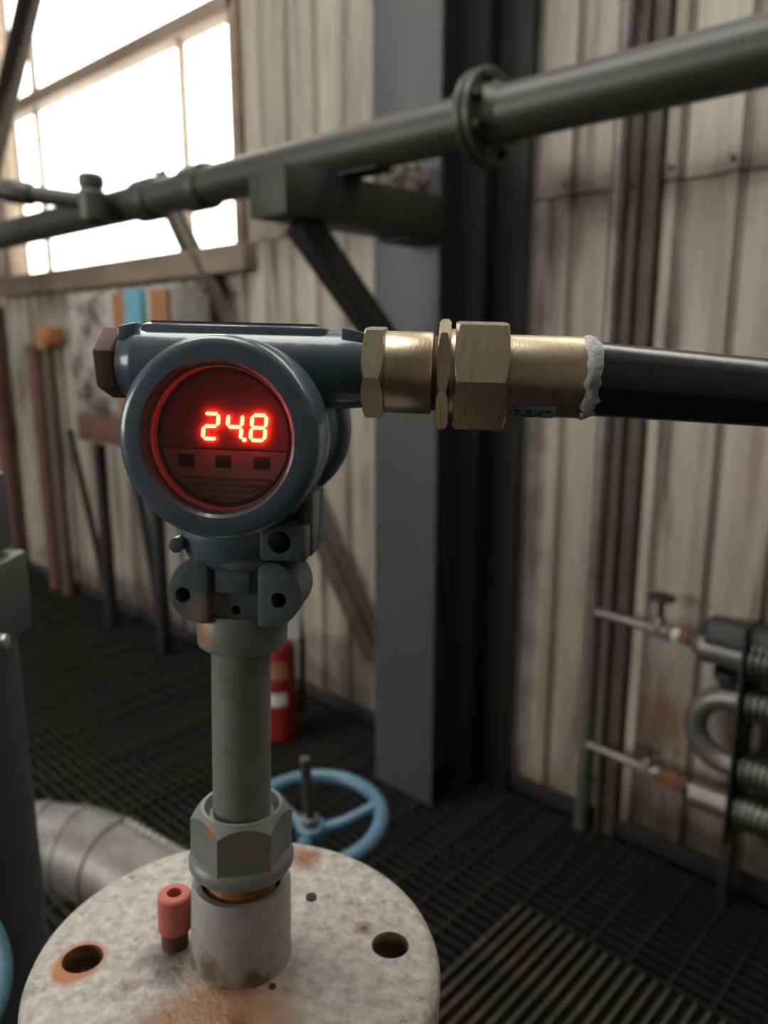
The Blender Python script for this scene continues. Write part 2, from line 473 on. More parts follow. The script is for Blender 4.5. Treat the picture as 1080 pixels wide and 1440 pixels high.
# cladding: upright ribbed panels, each a piece of the wall
PITCH_X = 0.15
def panel_mesh(z0, z1):
    wd = PITCH_X
    prof = [(0.002, .012), (0.002, 0.0), (0.096, 0.0), (0.106, -0.016), (0.134, -0.016), (0.144, 0.0), (wd - .002, 0.0), (wd - .002, .012)]
    return MB().prism([(x, WALL_Y + y) for x, y in prof], (0, 0, z0), (1, 0, 0), (0, 1, 0), (0, 0, 1), z1 - z0).mesh('cladding_panel')
ZS = 1.862
pm_low = panel_mesh(0.0, ZS - .002)
pm_high = panel_mesh(ZS + .002, CEIL - .01)
pm_sill = panel_mesh(0.0, 1.745)
pm_mid = panel_mesh(ZS + .002, HZ0)
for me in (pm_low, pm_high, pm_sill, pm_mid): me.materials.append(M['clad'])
screw_me = MB().lathe((0, 0, 0), (0, -1, 0), [(0, .007), (.003, .007), (.005, .004), (.005, 0)], 8).mesh('screw')
screw_me.materials.append(M['dark_steel'])
k = 0
x = -7.0
while x < 0.9:
    inwin = x > WX0 - .2 and x < WX1 - 0.02
    if inwin:
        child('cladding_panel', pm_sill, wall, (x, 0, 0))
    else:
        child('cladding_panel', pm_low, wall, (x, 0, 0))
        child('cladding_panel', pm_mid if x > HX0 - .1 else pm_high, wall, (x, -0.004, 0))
        if x > -1.4: child('screw', screw_me, wall, (x + .12, WALL_Y - .020, ZS + .03))
    x += PITCH_X
struct('baseboard_back', MB().box(XL, XR, WALL_Y - .026, WALL_Y - .020, 0, .06), 'black_steel', 'dark steel toe plate along the foot of the clad wall', bevel=.001)

# window
win = Thing('window_1', 'wide blown-out window in weathered brown frame above the cabinet', None, (WX0, WALL_Y, WZ0), kind='structure')
yb0, yb1 = WALL_Y - .03, WALL_Y + .06
win.part('window_sill', MB().box(WX0 - .05, WX1 + .07, WALL_Y - .07, WALL_Y + .06, WZ0 - .11, WZ0), 'window_wood', bevel=.006)
for (x0, x1, z0, z1) in [(WX1 - .035, WX1 + .02, WZ0, WZ1), (WX0 - .02, WX0 + .05, WZ0, WZ1), (WX0, WX1, WZ1 - .06, WZ1), (WX0, WX1, 2.72, 2.785)]:
    win.part('window_frame', MB().box(x0, x1, yb0, yb1, z0, z1), 'window_wood', bevel=.004)
mull = [-4.50, -3.08]
for mx_ in mull:
    win.part('mullion', MB().box(mx_ - .009, mx_ + .009, WALL_Y + .005, yb1 - .02, WZ0, 2.72), 'window_wood', bevel=.003)
for mx_ in [-4.5]:
    win.part('mullion', MB().box(mx_ - .012, mx_ + .012, WALL_Y + .005, yb1 - .02, 2.785, WZ1 - .06), 'window_wood', bevel=.003)
for (a, b) in [(WX0 + .05, -4.518), (-4.482, -3.098), (-3.062, WX1 - .035)]:
    win.part('pane', MB().box(a, b, WALL_Y + .02, WALL_Y + .024, WZ0, 2.72), 'pane')
for (a, b) in [(WX0 + .05, -4.518), (-4.482, WX1 - .035)]:
    win.part('pane', MB().box(a, b, WALL_Y + .02, WALL_Y + .024, 2.785, WZ1 - .06), 'pane')

hw = Thing('added_clerestory', 'unseen clerestory window added high over the column for light from behind', None, (HX0, WALL_Y, HZ0), kind='structure')
for (x0, x1, z0, z1) in [(HX0 - .02, HX0 + .05, HZ0, HZ1), (HX1 - .05, HX1 + .02, HZ0, HZ1), (HX0, HX1, HZ0 - .02, HZ0 + .05), (HX0, HX1, HZ1 - .05, HZ1), (-.75, -.71, HZ0, HZ1), (.71, .75, HZ0, HZ1)]:
    hw.part('window_frame', MB().box(x0, x1, yb0, yb1, z0, z1), 'window_wood', bevel=.004)
for (a, b) in [(HX0 + .05, -.75), (-.71, .71), (.75, HX1 - .05)]:
    hw.part('pane', MB().box(a, b, WALL_Y + .02, WALL_Y + .024, HZ0 + .05, HZ1 - .05), 'pane')

# grating bars
GX0, GX1 = -5.6, 0.4
PX0, PX1, PY0, PY1 = -0.96, 0.05, 1.02, 1.55      # paler panel laid the other way
long_me = MB().box(GX0, GX1, -.0025, .0025, -.03, 0).mesh('grating_bar')
short_a = MB().box(GX0, PX0 - .01, -.0025, .0025, -.03, 0).mesh('grating_bar')
short_b = MB().box(PX1 + .01, GX1, -.0025, .0025, -.03, 0).mesh('grating_bar')
rod_me = MB().box(-.003, .003, 0.25, WALL_Y - .03, -.008, .001).mesh('cross_rod')
rod_s1 = MB().box(-.003, .003, 0.25, PY0 - .01, -.008, .001).mesh('cross_rod')
rod_s2 = MB().box(-.003, .003, PY1 + .01, WALL_Y - .03, -.008, .001).mesh('cross_rod')
pale_me = MB().box(-.003, .003, PY0, PY1, -.03, .001).mesh('grating_bar')
for me in (long_me, short_a, short_b, rod_me, rod_s1, rod_s2): me.materials.append(M['grate'])
pale_me.materials.append(M['grate_pale'])
y = 0.27
while y < WALL_Y - .03:
    if PY0 - .01 < y < PY1 + .01:
        child('grating_bar', short_a, floor, (0, y, 0)); child('grating_bar', short_b, floor, (0, y, 0))
    else:
        child('grating_bar', long_me, floor, (0, y, 0))
    y += 0.034
x = GX0 + .05
while x < GX1:
    if PX0 - .01 < x < PX1 + .01:
        child('cross_rod', rod_s1, floor, (x, 0, 0)); child('cross_rod', rod_s2, floor, (x, 0, 0))
    else:
        child('cross_rod', rod_me, floor, (x, 0, 0))
    x += 0.10
x = PX0 + .012
while x < PX1:
    child('grating_bar', pale_me, floor, (x, 0, 0)); x += 0.031
# seam bars between grating panels
for sx in (-3.35, -2.1):
    me = MB().box(sx - .004, sx + .004, .25, WALL_Y - .03, -.03, .003).mesh('grating_edge'); me.materials.append(M['grate']); child('grating_edge', me, floor)

# ================================================================== STEELWORK
CX0, CX1, CY0, CY1 = -1.66, -1.41, 1.735, 1.985
col = Thing('steel_column', 'tall grey H-section steel column standing in front of the clad wall', 'column', ((CX0 + CX1) / 2, (CY0 + CY1) / 2, 0))
xm = (CX0 + CX1) / 2
col.part('front_flange', MB().box(CX0, CX1, CY0, CY0 + .014, 0, CEIL), 'column', bevel=.002)
col.part('web', MB().box(xm - .005, xm + .005, CY0 + .014, CY1 - .014, 0, CEIL), 'column')
col.part('rear_flange', MB().box(CX0, CX1, CY1 - .014, CY1, 0, CEIL), 'column', bevel=.002)
fl = Thing('column_side_strip', 'dark angle-shaped strip running up the wall beside the grey column', 'dark_strip', (-1.34, 1.99, 0))  # near-black upright strip on the wall right of the column
fl.part('angle_leg', MB().box(-1.40, -1.285, 1.975, 1.985, .0, CEIL), 'black_steel', bevel=.001)
fl.part('angle_lip', MB().box(-1.40, -1.392, 1.925, 1.975, .0, CEIL), 'black_steel', bevel=.001)

bk = Thing('pipe_bracket', 'dark welded steel bracket cantilevered from the grey column under the big pipe', 'bracket', (-1.52, CY0, 1.74))
BX = -1.455
bk.part('arm', MB().prism([(-.065, 0), (.065, 0), (.065, .105), (.057, .105), (.057, .008), (-.057, .008), (-.057, .105), (-.065, .105)][::-1],
                          (BX, 1.18, 1.742), (1, 0, 0), (0, 0, 1), (0, 1, 0), CY0 - 1.18 - .001), 'dark_steel', bevel=.001)
bk.part('end_plate', MB().box(BX - .065, BX + .065, 1.172, 1.18, 1.742, 1.847), 'dark_steel', bevel=.001)
bk.part('brace', MB().bar((BX, 1.27, 1.742), (BX, CY0 - .002, 1.30), .065, .065), 'dark_steel', bevel=.002)
bk.part('gusset', MB().box(BX - .06, BX + .06, 1.60, CY0 - .001, 1.728, 1.742), 'dark_steel', bevel=.001)
# wrapped joint sitting in the bracket next to the column
lm = bmesh.new(); bmesh.ops.create_icosphere(lm, subdivisions=4, radius=1)
from mathutils import noise
for v in lm.verts:
    n_ = noise.noise(v.co * 2.3) * .28 + noise.noise(v.co * 6.0) * .12
    v.co = v.co * (1 + n_)
    v.co = Vector((v.co.x * .052, v.co.y * .072, v.co.z * .074))
for f in lm.faces: f.smooth = True
lme = bpy.data.meshes.new('insulation_wrap'); lm.to_mesh(lme); lm.free()
lo = bpy.data.objects.new('insulation_wrap', lme); C.objects.link(lo); lo.location = (BX, 1.640, 1.862)
lme.materials.append(mat('wrap', (0.17, 0.145, 0.13), (0.08, 0.066, 0.058), rough=0.9, scale=40, bump=0.8))
lo['label'] = 'lumpy grey insulation wrap lying in the bracket by the column'; lo['category'] = 'insulation'

# main pipe
PY, PZ, PR = 1.38, 1.905, 0.053
mp_ = Thing('steam_pipe', 'thick dark grey flanged pipe running along the wall above the gauge', 'pipe', (-1.52, PY, 1.8485))
mp_.part('pipe_run', MB().cyl((XL + .001, PY, PZ), (XR - .001, PY, PZ), PR, seg=32), 'pipe_grey')
def flange_ring(cx, t=.018, r=.092):
    f = mp_.part('pipe_flange', MB().lathe((cx, PY, PZ), (1, 0, 0), [(-t / 2, PR), (-t / 2, r - .003), (-t / 2 + .003, r), (t / 2 - .003, r), (t / 2, r - .003), (t / 2, PR)], 40), 'pipe_grey')
    return f
for cx in (-1.012, -0.990):
    f = flange_ring(cx)
for kx in range(8):
    a = 2 * PI * (kx + .5) / 8
    p = Vector((-1.001, PY + .074 * math.cos(a), PZ + .074 * math.sin(a)))
    mp_.part('flange_bolt', MB().cyl(p - Vector((.034, 0, 0)), p + Vector((.034, 0, 0)), .006, seg=8)
             .cyl(p + Vector((.020, 0, 0)), p + Vector((.031, 0, 0)), .0105, seg=6).cyl(p - Vector((.031, 0, 0)), p - Vector((.020, 0, 0)), .0105, seg=6), 'dark_steel')
mp_.part('weld_neck', MB().lathe((-.990, PY, PZ), (1, 0, 0), [(.009, PR + .014), (.04, PR + .001), (.04, PR - .004)], 32), 'pipe_grey')
mp_.part('weld_neck', MB().lathe((-1.012, PY, PZ), (-1, 0, 0), [(.009, PR + .010), (.03, PR + .001), (.03, PR - .004)], 32), 'pipe_grey')
for cx in (-2.30, -2.02):
    mp_.part('coupling', MB().lathe((cx, PY, PZ), (1, 0, 0), [(-.05, PR), (-.045, PR + .012), (.045, PR + .012), (.05, PR)], 32), 'pipe_grey', bevel=.002)
mp_.part('pipe_shoe', MB().box(-1.80, -1.28, PY - .004, PY + .004, 1.849, PZ - PR + .012), 'dark_steel')
mp_.part('pipe_shoe', MB().box(-1.80, -1.28, PY - .035, PY + .035, 1.8485, 1.853), 'dark_steel', bevel=.001)
# branch coming off with a clamp
bp_ = Thing('branch_pipe', 'thinner dark pipe joining the big pipe in front of the window', 'pipe', (-2.62, PY - .06, PZ))
b0 = Vector((-2.50, PY - .108, PZ + .005)); b1 = on(-60, 259, 2, 1.965); 
kq = min((FRONT_Y + .03 - b0.y) / (b1.y - b0.y), (XL + .03 - b0.x) / (b1.x - b0.x) if b1.x < b0.x else 1e9)   # runs on to the far wall
bp_.part('pipe_run', MB().tube([b0, b0 + (b1 - b0) * .5, b1, b0 + (b1 - b0) * kq], .028, seg=20), 'pipe_grey')
bp_.part('coupling', MB().cyl(b0 + (b1 - b0) * .42, b0 + (b1 - b0) * .62, .037, seg=20), 'pipe_grey', bevel=.004)
bp_.part('valve_body', MB().lathe((-2.46, PY - .108, PZ - .075), (0, 0, 1), [(0, 0), (0, .030), (.02, .045), (.10, .045), (.112, .036), (.118, .036), (.122, .042), (.15, .042), (.16, .030), (.16, 0)], 20), 'pipe_grey')

# diagonal bracing on the wall
br = Thing('wall_brace', 'rust-brown flat steel brace slanting down the wall towards the column', 'brace', on(520, 930, 1, 1.975))
A_ = on(222, 250, 1, 1.97); B_ = on(530, 925, 1, 1.97)
br.part('flat_bar', MB().bar(A_, B_, .125, .012, up=(0, 1, 0)), 'brown_steel', bevel=.001)
br.part('rib', MB().bar(A_ + Vector((.03, -.02, .02)), B_ + Vector((.03, -.02, .02)), .008, .04, up=(0, 1, 0)), 'brown_steel')
# steel strut top left
st = Thing('slanting_strut', 'dark slanting steel angle strut across the left edge of the window', 'strut', (-5.8, 1.6, 0))
def strut_ends(a, b):
    d = (b - a) / (b.z - a.z)
    return a + d * (CEIL - .03 - a.z), a + d * (.03 - a.z)
st.part('strut_leg', MB().bar(*strut_ends(on(66, -60, 1, 1.6), on(-50, 430, 1, 1.6)), .075, .01, up=(0, 1, 0)), 'brown_steel', bevel=.001)
st.part('strut_lip', MB().bar(*strut_ends(on(48, -60, 1, 1.57), on(-67, 430, 1, 1.57)), .01, .06, up=(0, 1, 0)), 'brown_steel', bevel=.001)

# conduit and a narrow brownish upright strip on the right
vp = Thing('conduit_pipe', 'slim grey upright pipe standing off the wall right of the column', 'pipe', (-1.0, 1.965, 0))
vp.part('pipe_run', MB().cyl((-1.0, 1.965, 0), (-1.0, 1.965, CEIL), .022, seg=20), 'galv')
for zz in (.15, 1.2, 2.3):
    vp.part('pipe_clip', MB().lathe((-1.0, 1.965, zz), (0, 0, 1), [(-.012, .022), (-.012, .025), (.012, .025), (.012, .022)], 20).box(-1.006, -.994, 1.985, 2.004, zz - .012, zz + .012), 'galv')
ps = Thing('wall_strip', 'narrow brownish strip running up the wall behind the slim pipe', 'post', (-.925, 1.998, 0))
ps.part('flat_strip', MB().box(-.95, -.905, 1.985, 2.0, 0, CEIL), 'brown_steel', bevel=.001)
ps.part('edge_rib', MB().box(-.955, -.949, 1.965, 2.0, 0, CEIL), 'brown_steel')

# ================================================================== FINNED HEATER (right)
HY = 1.92
ht = Thing('finned_heater', 'finned tube wall heater with shiny return bend at the right edge', 'heater', (-.3, HY, .0))
fin = MB()
Z1, Z2, Z3, Z4 = .702, .580, .400, .285
def tube_x(z, x0, x1, r, m='galv', name='tube'):
    return ht.part(name, MB().cyl((x0, HY, z), (x1, HY, z), r, seg=24), m)
tube_x(Z1, -.665, .25, .043, name='header_tube')
ht.part('reducer', MB().lathe((-.665, HY, Z1), (-1, 0, 0), [(0, .043), (.015, .028), (.028, .021), (.028, 0)], 24), 'galv')
tube_x(Z2, -.575, .25, .030); tube_x(Z3, -.575, .25, .030)
zc = (Z2 + Z3) / 2; rr = (Z2 - Z3) / 2
ht.part('return_bend', MB().tube([(-.575 - rr * 1.05 * math.sin(PI * i / 16), HY, zc + rr * math.cos(PI * i / 16)) for i in range(17)], .030, seg=20), 'galv')
tube_x(Z4, -.66, .25, .036, name='header_tube')
for z, r in ((Z1, .058), (Z2, .046), (Z3, .046), (Z4, .050)):
    fm_ = MB().lathe((0, HY, z), (1, 0, 0), [(-.0015, .025), (-.0015, r), (.0015, r), (.0015, .025)], 20, closed=True).mesh('fin', ht.base)
    fm_.materials.append(M['galv'])
    for i in range(34):
        child('fin', fm_, ht.o, (-.535 + i * .0165, 0, 0))
ht.part('end_plate', MB().box(-.556, -.550, HY - .062, HY + .075, .20, .79), 'dark_steel', bevel=.001)
ht.part('end_plate', MB().box(.06, .066, HY - .062, HY + .075, .20, .79), 'dark_steel', bevel=.001)
ht.part('top_cover', MB().lathe((-.60, HY + .012, Z1 + .03), (1, 0, 0), [(-.07, 0), (-.07, .035), (-.05, .052), (.60, .052), (.60, 0)], 20), 'dark_steel')
ht.part('lower_cap', MB().lathe((-.60, HY, Z1 - .05), (0, 0, -1), [(0, .035), (.02, .035), (.04, .02), (.04, 0)], 16), 'dark_steel')
for xx in (-.553, .06):
    ht.part('leg', MB().box(xx - .02, xx + .006, HY - .01, HY + .02, 0, .21), 'dark_steel', bevel=.001)

def line_with_valve(z, xend, label, knob, rusty):
    t = Thing('valve_line', label, 'valve', (-.977, HY, z))
    t.part('pipe_run', MB().cyl((-.977, HY + .02, z), (xend, HY, z), .014, seg=16), 'galv')
    vx = -.785
    t.part('valve_body', MB().cyl((vx - .032, HY + .006, z), (vx + .032, HY + .004, z), .024, seg=6).cyl((vx, HY, z), (vx, HY, z + .04), .019, .014, seg=14), 'galv', bevel=.002)
    if knob:
        t.part('stem', MB().cyl((vx, HY, z + .038), (vx, HY, z + .095), .009, seg=10), 'dark_steel')
        kb = MB().torus((vx, HY, z + .092), (0, 0, 1), .030, .007, 24, 8)
        for q in range(3):
            a = q * PI / 3
            kb.bar((vx - .03 * math.cos(a), HY - .03 * math.sin(a), z + .092), (vx + .03 * math.cos(a), HY + .03 * math.sin(a), z + .092), .008, .006)
        t.part('handwheel', kb, 'dark_steel')
        t.part('tape_collar', MB().cyl((vx + .038, HY, z), (vx + .058, HY, z), .019, seg=14), 'white', label='white thread tape')
        t.part('union', MB().cyl((vx + .060, HY, z), (vx + .085, HY, z), .022, seg=6), 'rusty', bevel=.002)
    else:
        t.part('stem', MB().cyl((vx, HY, z + .038), (vx, HY, z + .070), .006, seg=10), 'dark_steel')
        t.part('lever', MB().bar((vx - .045, HY, z + .062), (vx + .03, HY, z + .065), .014, .006), 'dark_steel')
        t.part('union', MB().cyl((vx + .036, HY, z), (vx + .085, HY, z), .028, seg=6), 'rusty', bevel=.003)
        t.part('elbow', MB().cyl((vx + .08, HY, z), (vx + .11, HY, z), .022, seg=14), 'rust_brown', bevel=.003)
    return t
line_with_valve(Z1 + .008, -.6955, 'slim pipe with small handwheel valve feeding the heater top', True, False)
line_with_valve(Z4 + .012, -.6605, 'slim pipe with rusty union and lever valve feeding the heater bottom', False, True)

# ================================================================== LEFT BACKGROUND
KY = 1.72
k0 = on(90, 415, 1, KY); k1 = on(240, 413, 1, KY); kb_ = on(100, 618, 1, KY)
cab = Thing('control_cabinet', 'pale rust-eaten metal cabinet on a steel stand under the window', 'cabinet', ((k0.x + k1.x) / 2, KY + .1, 0))
cab.part('body', MB().box(k0.x, k1.x, KY + .01, KY + .18, kb_.z, k0.z), 'cabinet', bevel=.005)
xs_ = [on(px, 430, 1, KY).x for px in (98, 160, 178, 202, 214, 238)]
cab.part('door', MB().box(xs_[0], xs_[1], KY - .008, KY + .01, kb_.z + .14, k0.z - .02), 'cabinet', bevel=.003)
cab.part('lower_panel', MB().box(xs_[0] - .01, xs_[1], KY - .006, KY + .01, kb_.z + .01, kb_.z + .13), 'rust_brown', bevel=.003)
cab.part('painted_strip', MB().box(xs_[1] + .004, xs_[2], KY - .01, KY + .01, kb_.z + .1, k0.z - .012), 'orange', label='orange painted strip')
cab.part('painted_strip', MB().box(xs_[2] + .004, xs_[3], KY - .014, KY + .01, kb_.z + .1, k0.z - .006), 'sky_blue', label='light blue painted strip')
cab.part('painted_strip', MB().box(xs_[4], xs_[5], KY - .01, KY + .01, kb_.z + .1, k0.z - .012), 'orange', label='rusty brown strip')
for (pa, pb, pc) in (((140, 640), (146, 838), (100, 632)), ((219, 700), (224, 880), (186, 690))):
    ya = KY + .12
    ft = on(pb[0], pb[1], 2, 0.0)
    lx = on(pa[0], pa[1], 1, ya).x
    cab.part('leg', MB().box(lx - .025, lx + .025, ya - .025, ya + .025, 0, kb_.z + .02), 'dark_steel', bevel=.002)
    tx = on(pc[0], pc[1], 1, ya).x
    cab.part('leg_brace', MB().bar((tx, ya, kb_.z + .02), (lx - .01, ya, .12), .03, .03, up=(0, 1, 0)), 'dark_steel', bevel=.001)
rp = Thing('rusty_riser_pipe', 'rusty upright pipe with a capped tee top left of the cabinet', 'pipe', (-4.36, 1.95, 0))
rp.part('pipe_run', MB().cyl((-4.40, 1.94, 0), (-4.40, 1.94, 1.50), .034, seg=14), 'brown_steel')
rp.part('tee_head', MB().cyl((-4.40, 1.94, 1.44), (-4.40, 1.94, 1.56), .055, seg=14).cyl((-4.40, 1.94, 1.51), (-4.28, 1.94, 1.51), .045, seg=14), 'thread_rust', bevel=.004)
r2_ = Thing('rusty_riser_pipe', 'shorter rust-brown upright pipe, second from the left edge', 'pipe', (-4.62, 1.95, 0))
r2_.part('pipe_run', MB().cyl((-4.58, 1.95, 0), (-4.58, 1.95, 1.42), .045, seg=14), 'rust_brown')
r2_.part('end_cap', MB().cyl((-4.58, 1.95, 1.41), (-4.58, 1.95, 1.47), .055, seg=14), 'rust_brown', bevel=.004)
r3_ = Thing('rusty_riser_pipe', 'rust-brown upright pipe at the far left edge of the wall', 'pipe', (-5.15, 1.95, 0))
r3_.part('pipe_run', MB().cyl((-5.15, 1.95, 0), (-5.15, 1.95, 1.70), .05, seg=14), 'rust_brown')
r3_.part('collar', MB().cyl((-5.15, 1.95, .9), (-5.15, 1.95, .98), .062, seg=14), 'rust_brown', bevel=.004)

# fire extinguisher
ex = on(394, 1034, 2, 0.0)
ex.z = 0.0
fe = Thing('fire_extinguisher', 'red fire extinguisher with white label standing on the floor behind the stem', 'extinguisher', ex)
fe.part('cylinder', MB().lathe(ex, (0, 0, 1), [(0, 0), (.0, .055), (.01, .066), (.34, .066), (.375, .058), (.40, .03), (.415, .018), (.415, 0)], 28), 'red')
fe.part('valve_head', MB().cyl(ex + Vector((0, 0, .41)), ex + Vector((0, 0, .46)), .018, seg=14).box(ex.x - .02, ex.x + .02, ex.y - .015, ex.y + .05, .452, .468), 'bolt')
fe.part('lever', MB().bar(ex + Vector((0, .02, .48)), ex + Vector((.02, -.11, .52)), .016, .006), 'black')
dirc = (Vector((0, 0, 0)) - Vector((ex.x, ex.y, 0))).normalized()
side = Vector((-dirc.y, dirc.x, 0))
def label_arc(z0, z1, a0, a1, off=.0008):
    mb = MB(); n = 10; vs = []
    for i in range(n + 1):
        a = a0 + (a1 - a0) * i / n
        d = dirc * math.cos(a) + side * math.sin(a)
        for rr_ in (.066 + off, .0655):
            for z in (z0, z1): vs.append(ex + d * rr_ + Vector((0, 0, z)))
    fs = []
    for i in range(n):
        b = i * 4
        fs += [(b, b + 4, b + 5, b + 1), (b + 2, b + 3, b + 7, b + 6), (b, b + 2, b + 6, b + 4), (b + 1, b + 5, b + 7, b + 3)]
    fs += [(0, 1, 3, 2), (4 * n, 4 * n + 2, 4 * n + 3, 4 * n + 1)]
    return mb.add(vs, fs)
fe.part('label_band', label_arc(.255, .325, -.9, .55), 'orange', label='orange-brown label')
fe.part('label_band', label_arc(.150, .20, -.9, .45), 'white', label='white label')
tg = ex + side * .058 + dirc * .03
fe.part('hang_tag', MB().bar(tg + Vector((0, 0, .40)), tg + Vector((0, 0, .52)), .05, .003, up=dirc), 'white', label='white paper tag')
fe.part('hose', MB().tube([ex + Vector((0, 0, .45)) + side * t_[0] + Vector((0, 0, t_[1])) for t_ in ((.015, 0), (.05, .03), (.085, .0), (.095, -.08), (.092, -.18), (.088, -.27))], .011, seg=10), 'black')
fe.part('hose', MB().tube([ex + side * .088 + Vector((0, 0, .18)), ex + side * .086 + Vector((0, 0, .10))], [.013, .02], seg=10), 'black')

# ================================================================== FOREGROUND LEFT
# insulated duct with segmented elbow
dz = .42
d0 = on(-330, 1190, 2, dz); d1 = on(62, 1190, 2, dz); d2 = on(110, 1196, 2, dz); d3 = on(160, 1215, 2, dz); d4 = on(262, 1278, 2, dz)
DR = .088
du = Thing('clad_duct', 'metal-clad insulated pipe with a segmented elbow low behind the flange', 'duct', (d2.x, d2.y, 0))
pts_ = [d0, d1, d2, d3, d4]
for i in range(4):
    a, b = pts_[i], pts_[i + 1]
    e = (b - a).normalized()
    du.part('duct_section', MB().tube([a, b], DR + (.0 if i % 2 else .0015), seg=32), 'zinc_clad')
for i in (1, 2, 3):
    t = (pts_[i + 1] - pts_[i - 1]).normalized()
    du.part('seam_band', MB().lathe(pts_[i], t, [(-.006, DR), (-.006, DR + .005), (.006, DR + .005), (.006, DR)], 32), 'zinc_clad')
e = (d4 - d3).normalized(); sd = e.cross(Vector((0, 0, 1))).normalized()
ofs = -sd * DR * .35 + Vector((0, 0, DR * .94))
du.part('lap_seam', MB().bar(d3 + ofs, d4 + ofs, .012, .004), 'zinc_clad')
for i in range(6):
    p = d3 + (d4 - d3) * (.06 + .1 * i) + ofs
    du.part('rivet', MB().cyl(p, p + Vector((0, 0, .004)), .004, seg=8), 'bolt')
du.part('down_leg', MB().tube([d4 + Vector((0, 0, .02)), d4 + e * .05 + Vector((0, 0, -.08)), Vector((d4.x + e.x * .06, d4.y + e.y * .06, 0))], DR, seg=32), 'zinc_clad')
sp = (d0 + d1) / 2
du.part('support_leg', MB().box(sp.x - .02, sp.x + .02, sp.y - .02, sp.y + .02, 0, dz - DR + .01), 'dark_steel', bevel=.002)

# grey instrument stand at the left edge
dl = .62
g0 = at(-36, 950, dl)
gx, gy = g0.x, g0.y
gd = Thing('instrument_stand', 'dark grey upright post with a bolted box head cut by the left edge', 'stand', (gx, gy, 0))
def gz(py): return on(-36, py, 1, gy).z
gd.part('post', MB().cyl((gx, gy, 0), (gx, gy, gz(905)), .034, seg=28), 'device_grey')
frame_g = Matrix.Rotation(YAW, 4, 'Z')
def gbox(x0, x1, y0, y1, z0, z1):
    mb = MB().box(x0, x1, y0, y1, z0, z1)
    mb.v = [Vector((gx, gy, 0)) + frame_g @ p for p in mb.v]
    return mb
gd.part('lower_housing', gbox(-.05, .034, -.035, .04, gz(908), gz(800)), 'device_grey', bevel=.004)
gd.part('upper_housing', gbox(-.05, .0235, -.035, .04, gz(797), gz(684)), 'device_grey', bevel=.004)
gd.part('top_cover', gbox(-.05, .020, -.032, .036, gz(684), gz(672)), 'galv', bevel=.003)
for (px, py) in ((30, 705), (33, 745), (28, 768), (28, 795), (45, 893)):
    p = Vector((gx, gy, gz(py)))
    xo = .0235 if py < 800 else .034
    mb = MB().cyl((xo - .002, -.022, 0), (xo + .007, -.022, 0), .007, seg=6)
    mb.v = [p + frame_g @ q for q in mb.v]
    gd.part('bolt', mb, 'bolt', bevel=.001)
gd.part('base_plate', MB().box(gx - .07, gx + .07, gy - .07, gy + .07, 0, .01), 'dark_steel', bevel=.002)

def handwheel_valve(name, label, c, axis, Rw, r, stem_len, group=None, spokes=3, ph=0.4, stem_base=None, pipe_to=0.0):
    c = Vector(c); ax = Vector(axis).normalized()
    t = Thing(name, label, 'valve', (c.x, c.y, pipe_to))
    wl = t.part('handwheel', MB().torus(c, ax, Rw, r, 56, 14), 'valve_blue')
    u = (Vector((1, 0, 0)) - ax * ax.x).normalized(); v = ax.cross(u)
    hubc = c - ax * Rw * .22
    t.part('hub', MB().cyl(hubc - ax * .012, hubc + ax * .016, Rw * .21, seg=24), 'valve_blue', parent=wl, bevel=.003)
    for q in range(spokes):
        a = ph + 2 * PI * q / spokes
        d = u * math.cos(a) + v * math.sin(a)
        t.part('spoke', MB().tube([hubc + d * Rw * .15, hubc + d * Rw * .5 + ax * Rw * .06, c + d * Rw * .98], [r * .95, r * .8, r * .85], seg=12), 'valve_blue', parent=wl)
    t.part('hub_nut', MB().cyl(hubc + ax * .012, hubc + ax * .030, Rw * .13, seg=6), 'galv', bevel=.001)
    t.part('stem', MB().lathe(hubc, ax, [(-.10, 0), (-.10, .0085), (stem_len - .002, .0085), (stem_len, .007), (stem_len, 0)], 16), 'stem_steel')
    yk = hubc - ax * .10
    t.part('yoke', MB().cyl(yk - ax * .10, yk + ax * .06, Rw * .22, Rw * .16, seg=16), 'valve_blue', bevel=.003)
    bd = yk - ax * .16
    t.part('body', MB().lathe(bd, ax, [(-.07, 0), (-.07, Rw * .3), (-.02, Rw * .55), (.05, Rw * .5), (.07, Rw * .62), (.085, Rw * .62), (.085, 0)], 24), 'valve_blue')
    t.part('riser', MB().tube([bd, Vector((bd.x, bd.y, bd.z - .1)), Vector((bd.x, bd.y, pipe_to))], Rw * .34, seg=20), 'pipe_grey')
    return t
hc = on(436, 1152, 2, .72)
tilt_ax = Vector((0, 0, 1)) - F0 * .06 - RT * .05
handwheel_valve('gate_valve', 'light blue handwheel valve with bare stem behind the flange', hc, tilt_ax, .113, .0120, .135, ph=1.0)
lc = at(-124, 1372, .47)
handwheel_valve('gate_valve', 'blue handwheel valve cut off by the lower left edge', lc, Vector((0, 0, 1)) + RT * .9 - F0 * .2, .052, .010, .05, ph=.2)

# ================================================================== INSTRUMENT (subject)
O_ = RT * -.0722 + F0 * .3294 + Vector((0, 0, 1.1546))
MI = Matrix.Translation(O_) @ Matrix.Rotation(YAW, 4, 'Z') @ Matrix.Rotation(R(-3), 4, 'X') @ Matrix.Rotation(R(1.8), 4, 'Y') @ Matrix.Rotation(R(-5), 4, 'Z')

